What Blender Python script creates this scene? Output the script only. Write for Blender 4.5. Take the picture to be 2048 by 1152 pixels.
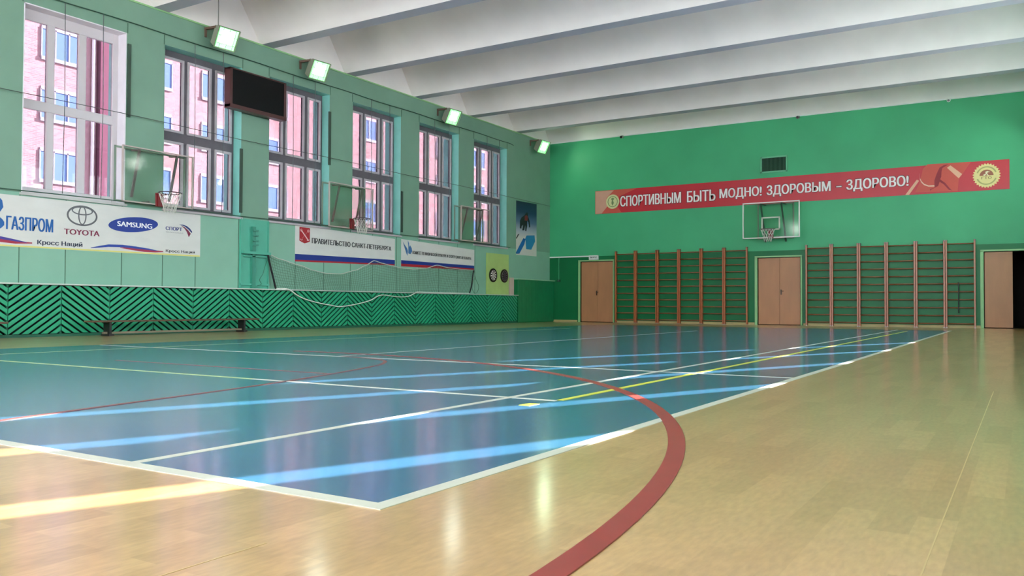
import bpy, math, random
from mathutils import Vector, Matrix
random.seed(7)
for o in list(bpy.data.objects): bpy.data.objects.remove(o, do_unlink=True)
SC = bpy.context.scene
COL = SC.collection
PI = math.pi

# ------------------------------------------------------------------ camera, light, exposure
L = 28.01      # far end wall
W = 16.80      # room width
Y0 = -4.6      # end wall behind the camera
def lin(r, g, b):
    f = lambda c: (c/255/12.92) if c/255 <= .04045 else ((c/255+.055)/1.055)**2.4
    return (f(r), f(g), f(b), 1)
yaw, pitch, roll = math.radians(31.7114), math.radians(1.2004), math.radians(.2202)
F = Vector((-math.sin(yaw)*math.cos(pitch), math.cos(yaw)*math.cos(pitch), math.sin(pitch)))
R = Vector((math.cos(yaw), math.sin(yaw), 0)); U = R.cross(F)
R2 = math.cos(roll)*R + math.sin(roll)*U; U2 = -math.sin(roll)*R + math.cos(roll)*U
cam = bpy.data.cameras.new('camera'); co = bpy.data.objects.new('camera', cam); COL.objects.link(co)
m = Matrix((R2, U2, -F)).transposed().to_4x4(); m.translation = Vector((15.605, 0, .612)); co.matrix_world = m
cam.sensor_width = 36; cam.lens = 1666.08/2048*36; cam.clip_start = .05; cam.clip_end = 400
SC.camera = co
w = bpy.data.worlds.new('sky'); SC.world = w; w.use_nodes = True
bg = w.node_tree.nodes['Background']; bg.inputs[0].default_value = (.80, .88, 1, 1); bg.inputs[1].default_value = 16
sun = bpy.data.lights.new('sun', 'SUN'); so = bpy.data.objects.new('sun', sun); COL.objects.link(so)
sun.energy = 190; sun.angle = math.radians(.3); sun.color = (1, .95, .90)
so.rotation_euler = Vector((-1.075, -2.66, -1)).to_track_quat('-Z', 'Y').to_euler()
so.location = (30, 40, 20)
LAMP_POWER = 9       # floodlights over the left windows
FILL_POWER_FRONT = 120  # unseen fill floodlights on the end wall behind the viewer
FILL_POWER_RIGHT = 45  # unseen fill floodlights assumed on the opposite wall
SC.view_settings.view_transform = 'Standard'; SC.view_settings.look = 'None'
SC.view_settings.gamma = 1; SC.view_settings.exposure = .12; SC.view_settings.use_curve_mapping = False
SC.cycles.use_denoising = True
SC.cycles.max_bounces = 10; SC.cycles.diffuse_bounces = 6; SC.cycles.glossy_bounces = 4
SC.cycles.transparent_max_bounces = 24
SC.cycles.sample_clamp_indirect = 6
SC.cycles.caustics_reflective = False; SC.cycles.caustics_refractive = False

# ------------------------------------------------------------------ materials
MATS = {}
def mat(name, c, rough=.6, metal=0, noise=.06, nscale=3, bump=0, bscale=40, spec=.5, stretch=None):
    if name in MATS: return MATS[name]
    M = bpy.data.materials.new(name); M.use_nodes = True; nt = M.node_tree; b = nt.nodes['Principled BSDF']
    b.inputs['Roughness'].default_value = rough; b.inputs['Metallic'].default_value = metal
    b.inputs['Specular IOR Level'].default_value = spec
    col = lin(*c)
    tc = nt.nodes.new('ShaderNodeTexCoord')
    src = tc.outputs['Object']
    if stretch:
        mp = nt.nodes.new('ShaderNodeMapping'); mp.inputs['Scale'].default_value = stretch
        nt.links.new(src, mp.inputs[0]); src = mp.outputs[0]
    if noise:
        n = nt.nodes.new('ShaderNodeTexNoise'); n.inputs['Scale'].default_value = nscale; n.inputs['Detail'].default_value = 5
        nt.links.new(src, n.inputs['Vector'])
        r = nt.nodes.new('ShaderNodeMapRange'); r.inputs[1].default_value = .3; r.inputs[2].default_value = .7
        r.inputs[3].default_value = 1-noise; r.inputs[4].default_value = 1+noise
        nt.links.new(n.outputs[0], r.inputs[0])
        mx = nt.nodes.new('ShaderNodeMix'); mx.data_type = 'RGBA'; mx.blend_type = 'MULTIPLY'; mx.inputs[0].default_value = 1
        mx.inputs[6].default_value = col; nt.links.new(r.outputs[0], mx.inputs[7]); nt.links.new(mx.outputs[2], b.inputs['Base Color'])
    else: b.inputs['Base Color'].default_value = col
    if bump:
        n2 = nt.nodes.new('ShaderNodeTexNoise'); n2.inputs['Scale'].default_value = bscale; n2.inputs['Detail'].default_value = 3
        nt.links.new(src, n2.inputs['Vector'])
        bp = nt.nodes.new('ShaderNodeBump'); bp.inputs['Strength'].default_value = bump; bp.inputs['Distance'].default_value = .01
        nt.links.new(n2.outputs[0], bp.inputs['Height']); nt.links.new(bp.outputs[0], b.inputs['Normal'])
    MATS[name] = M; return M
def emis(name, c, s):
    M = bpy.data.materials.new(name); M.use_nodes = True; b = M.node_tree.nodes['Principled BSDF']
    b.inputs['Base Color'].default_value = (.8, .8, .8, 1); b.inputs['Emission Color'].default_value = lin(*c); b.inputs['Emission Strength'].default_value = s
    return M
def glassmat(name, tint, gloss, rough=.03):
    M = bpy.data.materials.new(name); M.use_nodes = True; nt = M.node_tree
    for n in list(nt.nodes): nt.nodes.remove(n)
    o = nt.nodes.new('ShaderNodeOutputMaterial'); t = nt.nodes.new('ShaderNodeBsdfTransparent'); g = nt.nodes.new('ShaderNodeBsdfGlossy')
    t.inputs[0].default_value = (*tint, 1); g.inputs['Roughness'].default_value = rough; g.inputs[0].default_value = (1, 1, 1, 1)
    fr = nt.nodes.new('ShaderNodeFresnel'); fr.inputs[0].default_value = 1.45
    mu = nt.nodes.new('ShaderNodeMath'); mu.operation = 'MULTIPLY'; mu.inputs[1].default_value = gloss
    mx = nt.nodes.new('ShaderNodeMixShader'); nt.links.new(fr.outputs[0], mu.inputs[0]); nt.links.new(mu.outputs[0], mx.inputs[0])
    nt.links.new(t.outputs[0], mx.inputs[1]); nt.links.new(g.outputs[0], mx.inputs[2]); nt.links.new(mx.outputs[0], o.inputs[0])
    return M
def floor_mat():
    M = bpy.data.materials.new('wood_pattern_linoleum'); M.use_nodes = True; nt = M.node_tree; b = nt.nodes['Principled BSDF']
    tc = nt.nodes.new('ShaderNodeTexCoord'); mp = nt.nodes.new('ShaderNodeMapping'); mp.inputs['Rotation'].default_value = (0, 0, PI/2)
    nt.links.new(tc.outputs['Object'], mp.inputs[0])
    br = nt.nodes.new('ShaderNodeTexBrick'); br.offset = .37; br.inputs['Scale'].default_value = 1
    br.inputs['Brick Width'].default_value = .62; br.inputs['Row Height'].default_value = .105; br.inputs['Mortar Size'].default_value = .0
    br.inputs['Color1'].default_value = (.56, .34, .14, 1); br.inputs['Color2'].default_value = (.44, .26, .10, 1)
    nt.links.new(mp.outputs[0], br.inputs[0])
    n = nt.nodes.new('ShaderNodeTexNoise'); n.inputs['Scale'].default_value = 60; n.inputs['Detail'].default_value = 6
    mp2 = nt.nodes.new('ShaderNodeMapping'); mp2.inputs['Scale'].default_value = (1, .25, 1); nt.links.new(tc.outputs['Object'], mp2.inputs[0]); nt.links.new(mp2.outputs[0], n.inputs[0])
    r = nt.nodes.new('ShaderNodeMapRange'); r.inputs[1].default_value = .3; r.inputs[2].default_value = .7; r.inputs[3].default_value = .88; r.inputs[4].default_value = 1.12
    nt.links.new(n.outputs[0], r.inputs[0])
    mx = nt.nodes.new('ShaderNodeMix'); mx.data_type = 'RGBA'; mx.blend_type = 'MULTIPLY'; mx.inputs[0].default_value = 1
    nt.links.new(br.outputs[0], mx.inputs[6]); nt.links.new(r.outputs[0], mx.inputs[7]); nt.links.new(mx.outputs[2], b.inputs['Base Color'])
    n2 = nt.nodes.new('ShaderNodeTexNoise'); n2.inputs['Scale'].default_value = 26; n2.inputs['Detail'].default_value = 3; nt.links.new(tc.outputs['Object'], n2.inputs[0])
    bp = nt.nodes.new('ShaderNodeBump'); bp.inputs['Strength'].default_value = .03; bp.inputs['Distance'].default_value = .01
    nt.links.new(n2.outputs[0], bp.inputs['Height']); nt.links.new(bp.outputs[0], b.inputs['Normal'])
    b.inputs['Roughness'].default_value = .3; b.inputs['Specular IOR Level'].default_value = .5; b.inputs['Coat Weight'].default_value = .9; b.inputs['Coat Roughness'].default_value = .15; b.inputs['Coat IOR'].default_value = 1.5
    return M
def brick_mat():
    M = bpy.data.materials.new('pale_red_brick'); M.use_nodes = True; nt = M.node_tree; b = nt.nodes['Principled BSDF']
    tc = nt.nodes.new('ShaderNodeTexCoord'); sx = nt.nodes.new('ShaderNodeSeparateXYZ'); cx = nt.nodes.new('ShaderNodeCombineXYZ')
    nt.links.new(tc.outputs['Object'], sx.inputs[0]); nt.links.new(sx.outputs[1], cx.inputs[0]); nt.links.new(sx.outputs[2], cx.inputs[1])
    br = nt.nodes.new('ShaderNodeTexBrick'); br.inputs['Scale'].default_value = 1; br.inputs['Brick Width'].default_value = .27; br.inputs['Row Height'].default_value = .085
    br.inputs['Mortar Size'].default_value = .012
    br.inputs['Color1'].default_value = lin(178, 142, 142); br.inputs['Color2'].default_value = lin(162, 114, 118); br.inputs['Mortar'].default_value = lin(172, 150, 156)
    nt.links.new(cx.outputs[0], br.inputs[0]); nt.links.new(br.outputs[0], b.inputs['Base Color']); b.inputs['Roughness'].default_value = .9
    return M
def grad_mat(name, stops, z0, z1):
    M = bpy.data.materials.new(name); M.use_nodes = True; nt = M.node_tree; b = nt.nodes['Principled BSDF']
    tc = nt.nodes.new('ShaderNodeTexCoord'); sx = nt.nodes.new('ShaderNodeSeparateXYZ'); nt.links.new(tc.outputs['Object'], sx.inputs[0])
    r = nt.nodes.new('ShaderNodeMapRange'); r.inputs[1].default_value = z0; r.inputs[2].default_value = z1; nt.links.new(sx.outputs[2], r.inputs[0])
    cr = nt.nodes.new('ShaderNodeValToRGB'); e = cr.color_ramp.elements
    e[0].position = stops[0][0]; e[0].color = lin(*stops[0][1]); e[1].position = stops[-1][0]; e[1].color = lin(*stops[-1][1])
    for p, c in stops[1:-1]: x = e.new(p); x.color = lin(*c)
    nt.links.new(r.outputs[0], cr.inputs[0]); nt.links.new(cr.outputs[0], b.inputs['Base Color']); b.inputs['Roughness'].default_value = .4
    return M
m_up = mat('sage_green_wall_paint', (118, 156, 134), .5, noise=.05, nscale=1.2, bump=.03)
m_low = mat('mint_wall_panels', (132, 180, 156), .5, noise=.05, nscale=1.5, bump=.03)
m_rev = mat('turquoise_reveal_paint', (140, 210, 198), .45)
m_white = mat('white_paint', (225, 225, 222), .45, noise=.03)
m_pl = mat('white_plastic', (205, 198, 200), .35, noise=.02)
m_oldf = mat('grey_window_wood', (188, 180, 184), .5, noise=.08, nscale=6)
m_oldd = mat('dark_weathered_frame', (96, 90, 96), .6, noise=.08, nscale=6)
m_ceil = mat('whitewashed_concrete', (236, 230, 226), .85, noise=.06, nscale=.9, bump=.04, bscale=12)
m_bup = mat('bright_green_wall_paint', (68, 168, 118), .45, noise=.07, nscale=.8, bump=.02, bscale=9, spec=.3)
m_blo = mat('dark_green_wall_paint', (14, 106, 60), .4, noise=.07, nscale=1, bump=.02, bscale=9, spec=.25)
m_slat = mat('emerald_slat_paint', (34, 158, 114), .4, noise=.08, nscale=5)
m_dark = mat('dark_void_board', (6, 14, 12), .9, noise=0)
m_floor = floor_mat()
m_blue = mat('blue_court_paint', (50, 98, 134), .22, noise=.05, nscale=2, bump=.03, bscale=26, spec=.5)
_b = m_blue.node_tree.nodes['Principled BSDF']; _b.inputs['Coat Weight'].default_value = .6; _b.inputs['Coat Roughness'].default_value = .13; _b.inputs['Coat IOR'].default_value = 1.5
m_lw = mat('white_line_paint', (190, 190, 176), .35, noise=.05, nscale=8)
m_ly = mat('yellow_line_paint', (205, 205, 60), .35, noise=.05, nscale=8)
m_lyg = mat('pale_green_line_paint', (160, 180, 120), .35, noise=.05, nscale=8)
m_lr = mat('red_line_paint', (138, 48, 44), .35, noise=.08, nscale=8)
m_ply = mat('tan_plywood_door', (176, 120, 82), .45, noise=.07, nscale=4, stretch=(1, 1, .3))
m_dfr = mat('pale_green_trim', (140, 190, 130), .45)
m_wood = mat('orange_varnished_wood', (164, 86, 40), .3, noise=.18, nscale=5, stretch=(1, 1, .15))
m_wood2 = mat('dark_varnished_wood', (126, 80, 46), .3, noise=.18, nscale=6)
m_black = mat('black_plastic', (12, 12, 14), .25, noise=0)
m_bknet = mat('black_strap', (10, 12, 14), .7, noise=0)
m_brown = mat('brown_frame', (70, 32, 30), .4)
m_steel = mat('dull_steel', (140, 140, 132), .4, metal=.6)
m_house = mat('grey_lamp_housing', (150, 152, 135), .5, metal=.2)
m_rust = mat('rusty_bracket', (110, 88, 74), .7)
m_dgw = mat('dark_green_wire', (44, 84, 66), .6, noise=0)
m_cab = mat('turquoise_panel_paint', (84, 172, 146), .4, noise=.06, nscale=4)
m_vinyl = mat('white_vinyl_banner', (212, 212, 206), .5, noise=.04, nscale=2, bump=.35, bscale=2.2, stretch=(1, 1, 3))
m_redb = mat('crimson_banner', (190, 22, 40), .4, noise=.05, nscale=2)
m_net = mat('white_net_cord', (215, 215, 205), .7, noise=0)
m_gnet = mat('pale_net_cord', (92, 128, 108), .8, noise=0)
m_rim = mat('dark_red_rim', (120, 24, 26), .4)
m_rimd = mat('dark_rim_steel', (50, 30, 40), .4)
m_bframe = mat('white_backboard_frame', (225, 222, 215), .4)
m_seam = mat('dark_seam', (80, 116, 96), .8, noise=0)
m_glass = glassmat('tinted_window_glass', (.31, .288, .312), .5)
m_glassr = glassmat('clear_window_glass', (.88, .88, .88), .6)
m_acry = glassmat('clear_acrylic', (.90, .93, .90), .12, .08)
def flat(c, rough=.5): return mat('print_%d_%d_%d' % c, c, rough, noise=.03, nscale=5)

# ------------------------------------------------------------------ mesh helpers
class MB:
    def __init__(s): s.v = []; s.f = []; s.mi = []; s.sm = []
    def quad(s, pts, mi=0, smooth=False):
        n = len(s.v); s.v += [tuple(p) for p in pts]; s.f.append(tuple(range(n, n+len(pts)))); s.mi.append(mi); s.sm.append(smooth)
    def box(s, a, b, mi=0, fm=None):
        x0, y0, z0 = [min(a[i], b[i]) for i in range(3)]; x1, y1, z1 = [max(a[i], b[i]) for i in range(3)]
        P = [(x0,y0,z0),(x1,y0,z0),(x1,y1,z0),(x0,y1,z0),(x0,y0,z1),(x1,y0,z1),(x1,y1,z1),(x0,y1,z1)]
        n = len(s.v); s.v += P
        for k, f in (('-z',(0,3,2,1)),('+z',(4,5,6,7)),('-y',(0,1,5,4)),('+x',(1,2,6,5)),('+y',(2,3,7,6)),('-x',(3,0,4,7))):
            s.f.append(tuple(n+i for i in f)); s.mi.append((fm or {}).get(k, mi)); s.sm.append(False)
        return s
    def bar(s, p, q, wd, hd, up=(0,0,1), mi=0):
        p, q = Vector(p), Vector(q); d = (q-p).normalized(); up = Vector(up)
        if abs(d.dot(up)) > .98: up = Vector((1, 0, 0))
        a = d.cross(up).normalized()*wd/2; b = a.cross(d).normalized()*hd/2
        n = len(s.v)
        for c in (p, q): s.v += [tuple(c-a-b), tuple(c+a-b), tuple(c+a+b), tuple(c-a+b)]
        for f in ((0,3,2,1),(4,5,6,7),(0,1,5,4),(1,2,6,5),(2,3,7,6),(3,0,4,7)):
            s.f.append(tuple(n+i for i in f)); s.mi.append(mi); s.sm.append(False)
        return s
    def tube(s, pts, r, n=8, closed=False, mi=0):
        pts = [Vector(p) for p in pts]; N = len(pts); base = len(s.v); prev = None
        for i, p in enumerate(pts):
            if closed: d = pts[(i+1) % N]-pts[i-1]
            else: d = pts[min(i+1, N-1)]-pts[max(i-1, 0)]
            d.normalize()
            if prev is None:
                ref = Vector((0, 0, 1)) if abs(d.z) < .9 else Vector((1, 0, 0)); a = d.cross(ref).normalized()
            else: a = (prev - d*prev.dot(d)).normalized()
            prev = a; b = d.cross(a)
            rr = r[i] if isinstance(r, (list, tuple)) else r
            for k in range(n):
                t = 2*PI*k/n; s.v.append(tuple(p+a*math.cos(t)*rr+b*math.sin(t)*rr))
        for i in range(N if closed else N-1):
            for k in range(n):
                i2 = (i+1) % N
                s.f.append((base+i*n+k, base+i*n+(k+1) % n, base+i2*n+(k+1) % n, base+i2*n+k)); s.mi.append(mi); s.sm.append(True)
        if not closed:
            s.f.append(tuple(base+k for k in reversed(range(n)))); s.mi.append(mi); s.sm.append(False)
            s.f.append(tuple(base+(N-1)*n+k for k in range(n))); s.mi.append(mi); s.sm.append(False)
        return s
    def prism(s, pts, off, mi=0):      # planar polygon (3-D points) swept by vector off
        n = len(pts); b = len(s.v); off = Vector(off)
        s.v += [tuple(p) for p in pts] + [tuple(Vector(p)+off) for p in pts]
        s.f.append(tuple(b+i for i in reversed(range(n)))); s.f.append(tuple(b+n+i for i in range(n))); s.mi += [mi, mi]; s.sm += [False, False]
        for i in range(n):
            j = (i+1) % n; s.f.append((b+i, b+j, b+n+j, b+n+i)); s.mi.append(mi); s.sm.append(False)
        return s
def obj(name, mb, mats, parent=None, bevel=0):
    me = bpy.data.meshes.new(name)
    off = Vector((0, 0, 0))
    if parent is not None:
        q = parent
        while q is not None: off += q.location; q = q.parent
    me.from_pydata([tuple(Vector(v)-off) for v in mb.v], [], mb.f)
    for x in (mats if isinstance(mats, (list, tuple)) else [mats]): me.materials.append(x)
    me.polygons.foreach_set('material_index', mb.mi); me.polygons.foreach_set('use_smooth', mb.sm); me.update()
    o = bpy.data.objects.new(name, me); COL.objects.link(o)
    if parent is not None: o.parent = parent
    import bmesh
    bm = bmesh.new(); bm.from_mesh(me); bmesh.ops.recalc_face_normals(bm, faces=bm.faces); bm.to_mesh(me); bm.free()
    if bevel:
        md = o.modifiers.new('bevel', 'BEVEL'); md.width = bevel; md.segments = 2; md.limit_method = 'ANGLE'
    return o
def thing(name, label, cat, loc, group=None, rotz=0):
    o = bpy.data.objects.new(name, None); COL.objects.link(o); o.location = loc; o.rotation_euler = (0, 0, rotz)
    o.empty_display_size = .1; o['label'] = label; o['category'] = cat
    if group: o['group'] = group
    return o
def tag(o, label, cat, group=None):
    o['label'] = label; o['category'] = cat
    if group: o['group'] = group
    return o
def struct(name, mb, mats, parent=None):
    o = obj(name, mb, mats, parent)
    if parent is None: o['kind'] = 'structure'
    return o
def sempty(name, loc):
    o = bpy.data.objects.new(name, None); COL.objects.link(o); o.location = loc; o['kind'] = 'structure'; o.empty_display_size = .1; return o

# ------------------------------------------------------------------ room shell
SILL, HEAD, TOP = 2.645, 6.15, 6.86
WY = [8.19-2.93*k for k in range(4, 0, -1)] + [8.19, 11.13, 14.02, 16.96, 19.89, 22.82]
WW = 2.05
RY = [10.2+3.05*k for k in range(-4, 5)]   # windows of the opposite wall
FLOOR = struct('floor', MB().box((-.3, Y0-.3, -.15), (W+.3, L+.3, 0)), m_floor)

def side_wall(name, x_in, sgn, mats, WY):
    # mats: upper, lower, reveal, ceiling white
    b = MB(); x_out = x_in-sgn*(.6 if sgn > 0 else .52)
    fm = {'+y': 2, '-y': 2, '-z': 2, '+z': 2}
    b.box((x_in, Y0, -.15), (x_out, L, SILL), 1)
    b.box((x_in, Y0, HEAD), (x_out, L, TOP), 0, {'-z': 2})
    ys = [Y0] + [v for y in WY for v in (y, y+WW)] + [L]
    for i in range(0, len(ys), 2): b.box((x_in, ys[i], SILL), (x_out, ys[i+1], HEAD), 0, fm)
    b.box((x_in-sgn*.03, Y0, TOP), (x_out, L, 8.6), 3)
    return struct(name, b, mats)
side_wall('wall_left', 0, 1, [m_up, m_low, m_rev, m_ceil], WY)
side_wall('wall_right', W, -1, [m_up, m_low, m_rev, m_ceil], RY)
# far end wall with three door openings
DOORS = [(1.325, 2.665, 2.27), (7.95, 9.345, 2.24), (14.54, 15.96, 2.245)]
BAND = 2.46
b = MB()
b.box((-.6, L, BAND), (W+.6, L+.3, 8.6), 0)
xs = [-.6] + [v for d in DOORS for v in d[:2]] + [W+.6]
for i in range(0, len(xs), 2): b.box((xs[i], L, -.15), (xs[i+1], L+.3, BAND), 1)
for d in DOORS: b.box((d[0], L, d[2]), (d[1], L+.3, BAND), 1)
struct('wall_back', b, [m_bup, m_blo])
b = MB(); FILL_WIN = [(1.0, 5.2), (6.3, 10.5), (11.6, 15.8)]  # added window openings behind the camera for fill light; wall whitened to bounce it
b.box((-.6, Y0-.3, -.15), (W+.6, Y0, .9)); b.box((-.6, Y0-.3, 6.7), (W+.6, Y0, 8.6))
fx = [-.6]+[v for p in FILL_WIN for v in p]+[W+.6]
for i in range(0, 8, 2): b.box((fx[i], Y0-.3, .9), (fx[i+1], Y0, 6.7))
struct('wall_front', b, m_ceil)
# folded concrete ceiling
P, FL, TZ = 2.915, .36, 8.2
prof = [(L, TOP)]; edges = [13.75+P*k for k in range(4, -7, -1)]
sl = .6/.86
dz = TZ-TOP
prof.append((L-dz*sl, TZ))
for y in edges:
    if y < Y0-.5: break
    prof += [(y+FL+dz*sl, TZ), (y+FL, TOP), (y, TOP), (y-dz*sl, TZ)]
prof = [p for p in prof if p[0] > Y0]
prof += [(Y0, TZ), (Y0, 8.7), (L, 8.7)]
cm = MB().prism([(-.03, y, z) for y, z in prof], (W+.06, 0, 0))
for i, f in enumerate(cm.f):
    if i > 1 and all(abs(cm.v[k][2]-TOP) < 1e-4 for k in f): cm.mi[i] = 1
struct('ceiling', cm, [m_ceil, mat('grey_soffit', (184, 186, 196), .85, noise=.06, nscale=.9)])  # beam undersides greyer than the slopes
# thin cornice line between wall and ceiling
struct('trim_1', MB().box((0, Y0, TOP-.03), (.02, L, TOP+.005)), m_dfr)
struct('trim_2', MB().box((0, L-.02, TOP-.03), (W, L, TOP+.005)), m_white)
# vertical joints of the lower wall panels
b = MB()
for y in (8.17, 9.03, 10.19, 11.13, 11.95, 13.13, 14.04, 14.9, 15.9, 16.9, 17.8, 18.85, 19.9, 20.9, 21.9, 22.9): b.box((0, y-.008, .98), (.004, y+.008, SILL))
for y in WY[4:]:
    for yy in (y-.02, y+WW+.02): b.box((0, yy-.01, HEAD), (.005, yy+.01, 6.36))
struct('trim_3', b, m_seam)
b = MB()
for x0, x1 in ((-.0, 1.2), (2.8, 7.85), (9.43, 14.45), (15.98, W)): b.box((x0, L-.02, 0), (x1, L, .075))
struct('baseboard_back', b, mat('straw_baseboard_paint', (176, 160, 110), .5))
# outdoors ground, unseen, paled to bounce light up to the ceiling
struct('ground', MB().box((-120, -80, -.7), (120, 160, -.6)), mat('pale_bounce_ground', (178, 178, 182), .9))

# ------------------------------------------------------------------ windows
def window(n, x_in, sgn, y, new=False, simple=False):
    root = sempty('window_%d' % n, (x_in, y+WW/2, SILL))
    X = lambda d: x_in-sgn*d
    fm_ = m_pl if new else m_oldf
    if new: mul = [(.58, .72), (1.2, 1.35)]; fw = .13; tr = (4.262, 4.44); top = 5.93; bot = 2.79
    else: mul = [(.63, .78), (1.36, 1.53)]; fw = .11; tr = (4.14, 4.40); top = 5.97; bot = 2.78
    def frame(d0, d1, sh=0):
        b = MB()
        b.box((X(d0), y, SILL), (X(d1), y+fw-sh, HEAD)); b.box((X(d0), y+WW-fw+sh, SILL), (X(d1), y+WW, HEAD))
        b.box((X(d0), y+fw-sh, top), (X(d1), y+WW-fw+sh, HEAD)); b.box((X(d0), y+fw-sh, SILL), (X(d1), y+WW-fw+sh, bot))
        for a, c in mul: b.box((X(d0-.004), y+a+sh/2, bot), (X(d1+.004), y+c-sh/2, tr[0])); b.box((X(d0-.004), y+a+sh/2, tr[1]), (X(d1+.004), y+c-sh/2, top))
        b.box((X(d0-.008), y+fw-sh, tr[0]), (X(d1+.008), y+WW-fw+sh, tr[1]))
        return b
    if sgn < 0: obj('window_frame', frame(.25, .29), fm_, root)
    elif new: obj('window_frame', frame(.25, .33), fm_, root, .006)
    else:
        obj('window_frame', frame(.27, .34), m_oldd, root, .004)
        cols_ = [(fw, mul[0][0]), (mul[0][1], mul[1][0]), (mul[1][1], WW-fw)]
        for za, zb in ((bot, tr[0]), (tr[1], top)):
            for ya, yb in cols_:
                b = MB(); ya += y-.03; yb += y+.03; zc, zd = za-.03, zb+.03; g = .05
                b.box((X(.235), ya, zc), (X(.275), ya+g, zd)); b.box((X(.235), yb-g, zc), (X(.275), yb, zd))
                b.box((X(.235), ya+g, zc), (X(.275), yb-g, zc+g)); b.box((X(.235), ya+g, zd-g), (X(.275), yb-g, zd))
                obj('sash', b, fm_, root)
    obj('glass', MB().box((X(.288), y+.02, SILL+.02), (X(.294), y+WW-.02, HEAD-.02)), m_glass if sgn > 0 else m_glassr, root)
    if sgn > 0: obj('window_sill', MB().box((X(-.05), y-.03, SILL-.045), (X(.26), y+WW+.03, SILL-.001)), mat('white_sill', (190, 190, 186), .4) if new else m_oldf, root)
    if new:
        b = MB(); b.box((X(-.004), y, SILL), (X(.25), y+.02, HEAD)); b.box((X(-.004), y+WW-.02, SILL), (X(.25), y+WW, HEAD)); b.box((X(-.004), y, HEAD-.02), (X(.25), y+WW, HEAD))
        obj('reveal_lining', b, mat('white_reveal_panel', (232, 226, 232), .4), root)
for i, y in enumerate(WY): window(i+1, 0, 1, y, new=(i == 4), simple=(i < 4))
for i, y in enumerate(RY): window(i+11, W, -1, y, simple=True)

for i, (a, c) in enumerate(FILL_WIN):  # added windows on the unseen end wall, letting in fill light
    r = sempty('window_%d' % (21+i), ((a+c)/2, Y0, 1.6)); b = MB()
    for k in range(5): x = a+(c-a)*k/4; b.box((x-.04, Y0-.2, .9), (x+.04, Y0-.12, 6.7))
    for z in (.9, 3.8, 6.62): b.box((a, Y0-.2, z), (c, Y0-.12, z+.08))
    obj('window_frame', b, m_oldf, r); obj('glass', MB().box((a, Y0-.165, .9), (c, Y0-.16, 6.7)), m_glassr, r)

# ------------------------------------------------------------------ painted court
Z1 = .0015
def strip(x0, y0, x1, y1, z=.003): return MB().box((x0, y0, 0), (x1, y1, z))
fl_parent = None
def paint(name, mb, mt, label):
    o = obj(name, mb, mt, FLOOR); o['label'] = label; return o
paint('court_surface', MB().box((3.85, 1.95, -.01), (13.93, 24.25, Z1)), m_blue, 'large blue painted court surface covering most of the floor')
b = MB(); b.box((3.85, 1.92, -.01), (13.96, 1.98, .003)); b.box((13.90, 1.98, -.01), (13.96, 24.25, .003))
paint('boundary_line', b, m_lw, 'white L-shaped boundary line edging the blue court along its near and right sides')
paint('court_line', strip(12.655, 1.98, 12.705, 24.2), m_lw, 'white line running the length of the blue court just inside its right edge')
paint('court_line', MB().box((13.015, 4.75, 0), (13.065, 23, .0032)), m_ly, 'bright yellow line running lengthwise beside the long white line')
paint('court_line', MB().box((12.955, 4.37, 0), (13.03, 4.50, .0032)), m_ly, 'short yellow dash on the blue court at the near end of the yellow line')
b = MB(); b.box((10.2, 4.69, 0), (13.03, 4.73, .0034), 0); b.box((3.9, 4.69, 0), (10.2, 4.73, .0034), 1)
paint('court_line', b, [m_lw, m_lyg], 'thin line crossing the blue court, yellow-green on the left turning white at the yellow line')
paint('court_line', MB().box((3.9, 7.31, 0), (13.9, 7.345, .0034)), m_lw, 'second thin white line crossing the full width of the blue court')
paint('court_line', MB().box((8.63, 7.35, 0), (8.66, 20, .003)), m_lw, 'thin white lengthwise line in the middle of the blue court')
paint('court_line', MB().box((5.08, 2, 0), (5.12, 20, .003)), m_lyg, 'faint thin lengthwise line near the left side of the blue court')
paint('court_line', MB().box((7.2, 5.42, 0), (10.35, 5.46, .0036)), mat('faded_red_line', (118, 66, 62), .35), 'faint thin dark red line crossing the left part of the blue court')
def arc(pts, wd, z):
    b = MB(); pts = [Vector((*p, 0)) for p in pts]; N = len(pts); n0 = 0
    Ls = []
    for i in range(N):
        d = (pts[min(i+1, N-1)]-pts[max(i-1, 0)]).normalized(); nn = Vector((-d.y, d.x, 0))*wd/2
        Ls.append((pts[i]+nn, pts[i]-nn))
    for i in range(N):
        for q in Ls[i]: b.v.append((q.x, q.y, z))
        for q in Ls[i]: b.v.append((q.x, q.y, -.005))
    for i in range(N-1):
        k = 4*i
        for f in ((k, k+1, k+5, k+4), (k, k+4, k+6, k+2), (k+1, k+3, k+7, k+5)): b.f.append(f); b.mi.append(0); b.sm.append(False)
    return b
def catmull(P, n=8):
    P = [P[0]]+list(P)+[P[-1]]; out = []
    for i in range(1, len(P)-2):
        for k in range(n):
            t = k/n; a, b_, c, d = [Vector(p) for p in P[i-1:i+3]]
            out.append(tuple(.5*((2*b_)+(c-a)*t+(2*a-5*b_+4*c-d)*t*t+(3*b_-a-3*c+d)*t**3)))
    out.append(tuple(P[-1])); return out
A = [(8.04+6.657*math.cos(t), 1.22+6.657*math.sin(t)) for t in [math.radians(-20+i*1.5) for i in range(0, 78)]]
paint('court_arc', arc([p for p in A if p[1] > -1.5], .075, .004), m_lr, 'broad red curved line sweeping over the blue edge onto the tan floor')
A2 = catmull([(8.7, 7.34), (9.15, 7.27), (9.6, 7.05), (9.95, 6.6), (10.12, 6.2), (10.28, 5.75), (10.42, 5.3), (10.56, 4.8), (10.68, 4.3), (10.78, 3.8), (10.88, 3.2), (10.97, 2.72), (11.05, 2.3), (11.1, 2.0)])
paint('court_arc', arc(A2, .04, .0042), mat('faded_red_line', (118, 66, 62), .35), 'thin dark red curve with a tight bend inside the left half of the blue court')
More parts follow.
